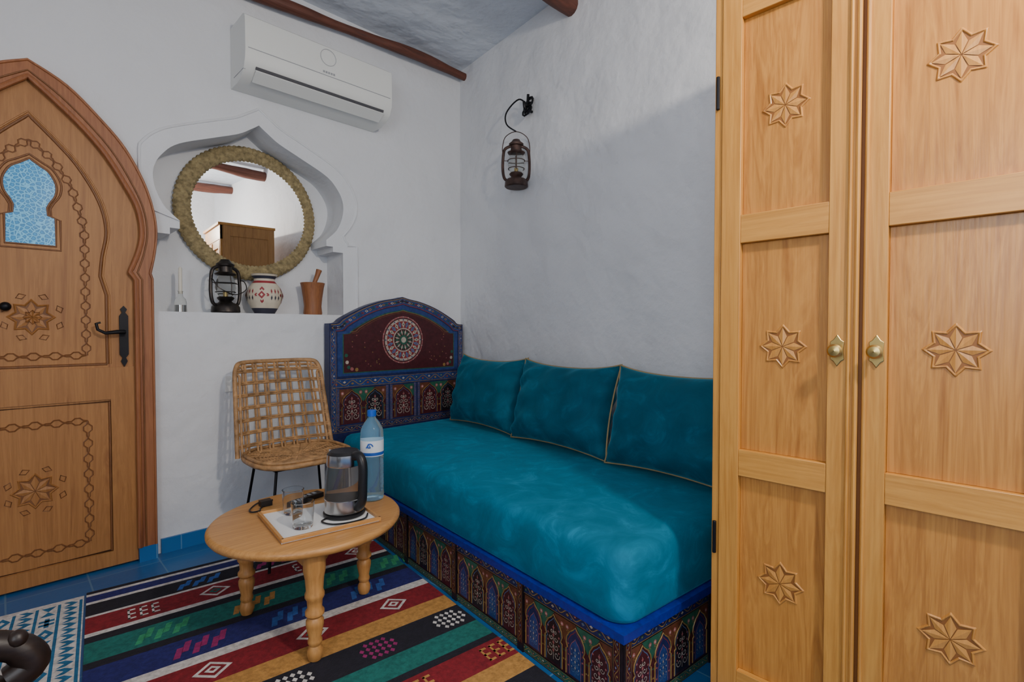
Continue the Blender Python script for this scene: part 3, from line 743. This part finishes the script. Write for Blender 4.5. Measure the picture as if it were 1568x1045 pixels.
mb.tube(cr([p + Vector((0, -.0, -.022)) if 4 < i < 14 else p + Vector(((.02 if i <= 4 else -.02), 0, 0)) for i, p in enumerate(loop)], 4), .0070, M_cane, 8)
for k in range(7):
    u = -.78 + 1.56 * k / 6
    for du in (-.035, .035): mb.tube(cr([bk(u + du, z) for z in (.45, .55, .65, .75, .885)], 3), .0058, M_cane, 6)
for z in (.495, .553, .611, .669, .727, .785, .842):
    for dz in (0, .009): mb.tube([bk(-1 + 2 * j / 20, z + dz) + Vector((0, -.007, 0)) for j in range(21)], .0046, M_cane, 6)
    for k in range(7):
        u = -.78 + 1.56 * k / 6; p = bk(u, z + .0045)
        mb.tube([p + Vector((-.010, -.004, 0)), p + Vector((.010, -.004, 0))], .0088, M_cane, 6)
LZ = .012
for sx in (1, -1):
    for sy in (1, -1):
        mb.tube([CH + Vector((sx * .15, sy * .13, .435)), CH + Vector((sx * .205, sy * .185, LZ))], .0065, M_black, 8)
    mb.tube([CH + Vector((sx * .155, -.14, .43)), CH + Vector((sx * .155, .14, .43))], .007, M_black, 8)
mb.tube([CH + Vector((-.155, -.13, .43)), CH + Vector((.155, -.13, .43))], .007, M_black, 8); mb.tube([CH + Vector((-.155, .13, .43)), CH + Vector((.155, .13, .43))], .007, M_black, 8)
mb.build('rattan_chair', CH, smooth=50)

# ------------------------------------------------------------------ round table
TC = Vector((.774, 1.807, 0)); TH = .385; mb = MB()
RG = .0092
mb.lathe([(.001, TH - .032), (.302, TH - .032), (.313, TH - .028), (.320, TH - .018), (.320, TH - .010), (.314, TH - .002), (.306, TH), (.001, TH)], TC, M_table, 72)
legs = [Vector((.690, 1.570, 0)), Vector((.626, 2.00, 0)), Vector((1.005, 1.833, 0))]
lp = [(.001, 0), (.019, 0), (.024, .015), (.024, .03), (.017, .045), (.022, .055), (.022, .062), (.019, .07), (.027, .11), (.027, .125), (.020, .135), (.029, .145), (.029, .155), (.022, .165), (.024, .19), (.030, .20), (.030, .21), (.026, .22), (.029, .26), (.034, .285), (.035, .346), (.001, .346)]
for L in legs:
    mb.lathe([(r, z) for r, z in lp], L, M_leg, 24, Fr(L + Vector((0, 0, RG)), (1, 0, 0), (0, 1, 0), (0, 0, 1)))
for i in range(3):
    A = legs[i] + (TC - legs[i]) * .06; B = legs[(i + 1) % 3] + (TC - legs[(i + 1) % 3]) * .06
    d = (B - A); L_ = d.length; fr = Fr((A.x, A.y, 0), d, (0, 0, 1)); pts = [(.02, .353), (.02, .285), (.06, .29), (L_ * .5, .325), (L_ - .06, .29), (L_ - .02, .285), (L_ - .02, .353)]
    mb.prism([fr.p(u, v, -.009) for u, v in pts], fr.N * .018, M_table)
mb.build('round_coffee_table', TC, smooth=40)

# tray
mb = MB(); TR = [Vector((.640, 1.92, 0)), Vector((.605, 1.61, 0)), Vector((.925, 1.565, 0)), Vector((.965, 1.865, 0))]
ctr = sum(TR, Vector()) / 4; zt = TH + .0008
mb.prism([(p.x, p.y, zt) for p in TR], (0, 0, .006), M_white)
for i in range(4):
    A, B = TR[i], TR[(i + 1) % 4]; d = (B - A).normalized(); nn = Vector((-d.y, d.x, 0))
    if nn.dot(ctr - A) < 0: nn = -nn
    mb.prism([A + Vector((0, 0, zt)), B + Vector((0, 0, zt)), B + nn * .009 + Vector((0, 0, zt)), A + nn * .009 + Vector((0, 0, zt))], (0, 0, .016), M_table)
mb.build('serving_tray', (ctr.x, ctr.y, zt), smooth=0, bevel=.0015)
ZT = zt + .0068
# kettle
K = Vector((.860, 1.705, ZT)); mb = MB()
mb.lathe([(.001, 0), (.068, 0), (.072, .004), (.072, .012), (.060, .016)], K, M_blackp, 40)
mb.lathe([(.058, .016), (.068, .018), (.0685, .062), (.066, .064)], K, M_steel, 40)
mb.lathe([(.0665, .064), (.066, .10), (.062, .15), (.058, .180)], K, M_kglass, 40)
mb.lathe([(.059, .178), (.0605, .182), (.058, .218), (.054, .222), (.048, .228), (.001, .230)], K, [M_steel, M_steel, M_blackp, M_blackp, M_blackp], 40)
R_ = Vector((.22, -.975, 0))
hp = cr([K + R_ * .050 + Vector((0, 0, .212)), K + R_ * .078 + Vector((0, 0, .218)), K + R_ * .096 + Vector((0, 0, .19)), K + R_ * .096 + Vector((0, 0, .12)), K + R_ * .090 + Vector((0, 0, .06)), K + R_ * .066 + Vector((0, 0, .035))], 6)
mb.tube(hp, .016, M_blackp, 10)
mb.prism([K - R_ * .055 + Vector((.018, 0.0, .200)), K - R_ * .055 + Vector((-.018, 0, .200)), K - R_ * .082 + Vector((0, 0, .210))], (0, 0, .012), M_steel)
cz = ZT + .0042
mb.tube(cr([(.80, 1.70, cz), (.765, 1.68, cz), (.78, 1.63, cz), (.83, 1.605, cz), (.885, 1.605, cz), (.915, 1.64, cz)], 8), .003, M_blackp, 6)
mb.build('electric_kettle', K, smooth=40)
# bottle
B = Vector((1.025, 1.80, TH + .001)); mb = MB()
bp = [(.001, .004), (.03, .0), (.042, .004), (.045, .02)]
for k in range(7): z = .03 + k * .018; bp += [(.045, z), (.0420, z + .009)]
bp += [(.044, .16), (.044, .175)]
mb.lathe(bp, B, M_pet, 32)
mb.lathe([(.0445, .175), (.0445, .235)], B, M_water, 32); mb.lathe([(.0447, .178), (.0447, .190)], B, M_lblue, 32)
mb.lathe([(.044, .235), (.0445, .245), (.043, .255), (.044, .263), (.040, .280), (.028, .302), (.016, .318), (.0135, .325), (.0135, .33)], B, M_pet, 32)
mb.lathe([(.0135, .325), (.0168, .326), (.0168, .348), (.015, .350), (.001, .350)], B, M_cap, 24)
fl = Fr(B + Vector((-.030, -.034, .21)), (.74, -.67, 0), (0, 0, 1), (-.66, -.75, 0))
mb.stroke(fl, spiral(0, .005, .013, .9, 1), .004, M_lblue, .002); mb.stroke(fl, [(-.012, 0), (-.004, .016), (.004, 0)], .004, M_lblue, .003)
mb.build('water_bottle', B, smooth=40)
for i, (x, y) in enumerate([(.705, 1.69), (.735, 1.845)]):
    G = Vector((x, y, ZT)); mb = MB()
    mb.lathe([(.001, 0), (.030, 0), (.032, .004), (.037, .085), (.0355, .086), (.0305, .012), (.001, .010)], G, M_glass, 32)
    mb.build('drinking_glass' if i == 0 else 'drinking_glass.001', G, smooth=40)
mb = MB(); fr = Fr((.83, 1.965, TH + .001), (.97, .22, 0), (-.22, .97, 0), (0, 0, 1))
mb.box(-.07, .07, -.020, .020, 0, .018, M_blackp, fr)
for k in range(5): mb.box(-.055 + k * .022, -.043 + k * .022, -.010, .010, .018, .020, M_acg, fr)
mb.build('remote_control', fr.o, smooth=0, bevel=.004)
mb = MB()
cz = TH + .0045
pts = cr([(.70, 2.01, cz), (.672, 1.985, cz), (.66, 1.96, cz), (.635, 1.965, cz), (.64, 2.0, cz), (.69, 2.055, cz), (.74, 2.05, cz)], 8)
mb.tube(pts, .003, M_blackp, 6); mb.box(.68, .72, 2.0, 2.03, TH + .001, TH + .022, M_blackp)
mb.build('power_cable', (.7, 2.02, TH), smooth=40)

# ------------------------------------------------------------------ rugs
rf = Fr((0, 0, 0), b_v, a_, (0, 0, 1))
mb = MB(); q0, q1 = -.055, Q0 - .004; ZR = .006
stripes = [(2.72, 2.695, 'black', None, None), (2.695, 2.675, 'cream', None, None), (2.675, 2.62, 'navy', None, None), (2.62, 2.60, 'cream', None, None), (2.60, 2.50, 'black', 'zig', 'blue'), (2.50, 2.485, 'cream', None, None), (2.485, 2.36, 'red', 'diaE', 'cream'), (2.36, 2.335, 'cream', None, None),
           (2.335, 2.29, 'black', None, None), (2.29, 2.16, 'teal', 'zig', 'green'), (2.16, 2.12, 'black', None, None), (2.12, 1.99, 'navy', 'zig', 'mag'),
           (1.99, 1.945, 'cream', None, None), (1.945, 1.82, 'red', 'dia', 'cream'), (1.82, 1.73, 'must', None, None), (1.73, 1.60, 'black', 'dots', 'mag'),
           (1.60, 1.50, 'teal', None, None), (1.50, 1.47, 'black', None, None), (1.47, 1.36, 'red', 'E', 'must'), (1.36, 1.28, 'must', None, None), (1.28, 1.17, 'black', 'dots', 'cream'),
           (1.17, 1.10, 'teal', None, None), (1.10, .98, 'navy', 'zig', 'blue'), (.98, .94, 'cream', None, None), (.94, .80, 'red', 'dia', 'cream'), (.80, .72, 'must', None, None), (.72, .60, 'black', 'dots', 'mag'), (.60, .5, 'teal', None, None), (.5, .36, 'navy', 'zig', 'blue')]
alt = {'blue': ('blue', 'mag', 'blue'), 'green': ('green', 'must', 'green'), 'mag': ('mag', 'blue', 'blue')}
for i, (s1, s0, c, mo, mc) in enumerate(stripes):
    s1 -= .10; s0 -= .10
    mb.box(q0, q1, s0, s1, .0005, ZR, Y[c], rf); h = s1 - s0; vm = (s1 + s0) / 2; off = ZR + .0005
    u = q0 + .10 + (i * .17) % .25; rep = 0
    while mo and u < q1 - .08:
        if mo == 'dia' or (mo == 'diaE' and rep % 2):
            for sc, cc, oo in ((1, mc, 0), (.72, c, .0004), (.42, 'teal' if rep % 3 == 1 else mc, .0008), (.18, c, .0012)):
                mb.dia(rf, u, vm, .055 * sc, h * .38 * sc, Y[cc], off + oo)
            u += .30
        elif mo == 'zig':
            cc = alt.get(mc, (mc,) * 3)[rep % 3]
            for k in range(6):
                uu = u + k * .026
                mb.poly(rf, [(uu, vm - h * .34 + (k % 2) * h * .22), (uu + .019, vm - h * .34 + (k % 2) * h * .22), (uu + .036, vm + h * .12 + (k % 2) * h * .22), (uu + .017, vm + h * .12 + (k % 2) * h * .22)], Y[cc], off)
            u += .29
        elif mo == 'dots':
            for r_ in range(4):
                for k in range(7 - int(abs(2 * r_ - 3))):
                    mb.dia(rf, u + (k + abs(2 * r_ - 3) / 2) * .021, vm + (r_ - 1.5) * h * .19, .0085, h * .085, Y[mc if rep % 2 == 0 else ('cream' if mc == 'mag' else 'mag')], off)
            u += .27
        else:
            for k in range(3):
                uu = u + k * .036
                mb.rect(rf, uu, uu + .007, vm - h * .3, vm + h * .3, Y[mc], off)
                for d in (-.27, 0, .27): mb.rect(rf, uu, uu + .024, vm + h * d - .005, vm + h * d + .005, Y[mc], off)
            u += .28
        rep += 1
mb.build('striped_kilim_rug', rf.p(.5, 1.6, 0), smooth=0)
mb = MB(); q0, q1 = -1.0, -.062
mb.box(q0, q1, .4, 2.60, .0005, ZR, Y['cream'], rf); off = ZR + .0006
rows = int((2.60 - .4) / .09)
for r_ in range(rows):
    s = .42 + r_ * .09
    for k in range(15):
        u = q1 - .035 - k * .062
        if u < q0 + .02: break
        mb.rect(rf, u + .022, u + .031, s - .01, s + .08, Y['lb'], off)
        t = (r_ + k // 2) % 3
        if k % 2 == 0:
            for e_ in (0, .045):
                mb.poly(rf, [(u - .024, s + e_), (u - .002, s + e_), (u + .019, s + e_ + .018), (u - .002, s + e_ + .038), (u - .024, s + e_ + .038), (u - .004, s + e_ + .018)], Y['lb'], off)
        elif t == 0: mb.dia(rf, u - .003, s + .035, .024, .040, Y['lb'], off); mb.dia(rf, u - .003, s + .035, .009, .014, Y['cream'], off + .0005)
        elif t == 1:
            mb.rect(rf, u - .009, u + .004, s, s + .07, Y['lb'], off); mb.rect(rf, u - .024, u + .018, s + .015, s + .030, Y['lb'], off); mb.rect(rf, u - .024, u + .018, s + .043, s + .058, Y['lb'], off)
        else: mb.poly(rf, [(u - .024, s + .001), (u + .018, s + .001), (u - .003, s + .035)], Y['lb'], off); mb.poly(rf, [(u - .024, s + .074), (u + .018, s + .074), (u - .003, s + .038)], Y['lb'], off)
mb.build('blue_white_rug', rf.p(-.5, 1.5, 0), smooth=0)

# ------------------------------------------------------------------ dark carved armchair (only its arm reaches the picture)
mb = MB()
mb.box(-.52, -.06, .90, 1.34, .26, .30, M_dark)
for x in (-.50, -.08):
    for y in (.92, 1.32):
        mb.lathe([(.001, 0), (.018, 0), (.024, .03), (.016, .06), (.024, .12), (.018, .18), (.026, .26), (.001, .27)], Vector((x, y, ZR + .002)), M_dark, 16)
for y in (.90, 1.35):
    mb.tube([(-.09, y, .29), (-.04, y, .34), (-.01, y, .39)], .024, M_dark, 12)
    mb.tube(cr([(-.52, y, .52), (-.36, y, .51), (-.18, y, .485), (-.08, y, .475), (-.02, y, .462), (.02, y, .437), (.035, y, .405), (.005, y, .385)], 5), [.022] * 15 + [.026] * 10 + [.028] * 11, M_dark, 12)
    for k in range(5): mb.ball((.015 - k * .05, y - .012, .465 + k * .009), .016, M_dark)
    mb.box(-.50, -.02, y - .012, y + .012, .29, .44, M_dark)
for k in range(6): mb.tube([(-.52, .92 + k * .08, .29), (-.56, .92 + k * .08, .85)], .014, M_dark, 8)
mb.tube(cr([(-.56, .88, .80), (-.565, .98, .88), (-.57, 1.12, .92), (-.565, 1.26, .88), (-.56, 1.38, .80)], 5), .025, M_dark, 10)
mb.build('dark_wooden_armchair', (-.3, 1.12, 0), smooth=45)

# ------------------------------------------------------------------ lights
def light(name, typ, loc, energy, col, size=.1, size_y=None, rot=None):
    l = bpy.data.lights.new(name, typ); l.energy = energy; l.color = col
    if typ == 'AREA':
        l.size = size
        if size_y: l.shape = 'RECTANGLE'; l.size_y = size_y
    else: l.shadow_soft_size = size
    ob = bpy.data.objects.new(name, l); ob.location = loc
    if rot: ob.rotation_euler = rot
    S.collection.objects.link(ob); return ob
light('lamp_key', 'POINT', (.80, -.50, 2.15), 90, (1, .91, .79), .06)
light('fill_light_cool', 'AREA', (XL + .06, -.3, 1.6), 22, (.82, .91, 1), 1.1, 1.1, (0, D2R(-90), 0))  # cool fill light added in front of the made-up window
light('ceiling_fill', 'AREA', (.3, .3, 2.72), 4, (1, .97, .92), .6, .6)  # added overhead fill, stands for no real fixture
w = bpy.data.worlds.new('world'); w.use_nodes = True; w.node_tree.nodes['Background'].inputs[0].default_value = (.6, .75, 1, 1); w.node_tree.nodes['Background'].inputs[1].default_value = .3
S.world = w

cam = bpy.data.cameras.new('camera'); cam.sensor_width = 36; cam.lens = 36 * 785 / 1568; cam.clip_start = .02
co = bpy.data.objects.new('camera', cam); co.location = (0, 0, 1.05); co.rotation_euler = (D2R(90 - 1.28), 0, D2R(-45))
S.collection.objects.link(co); S.camera = co
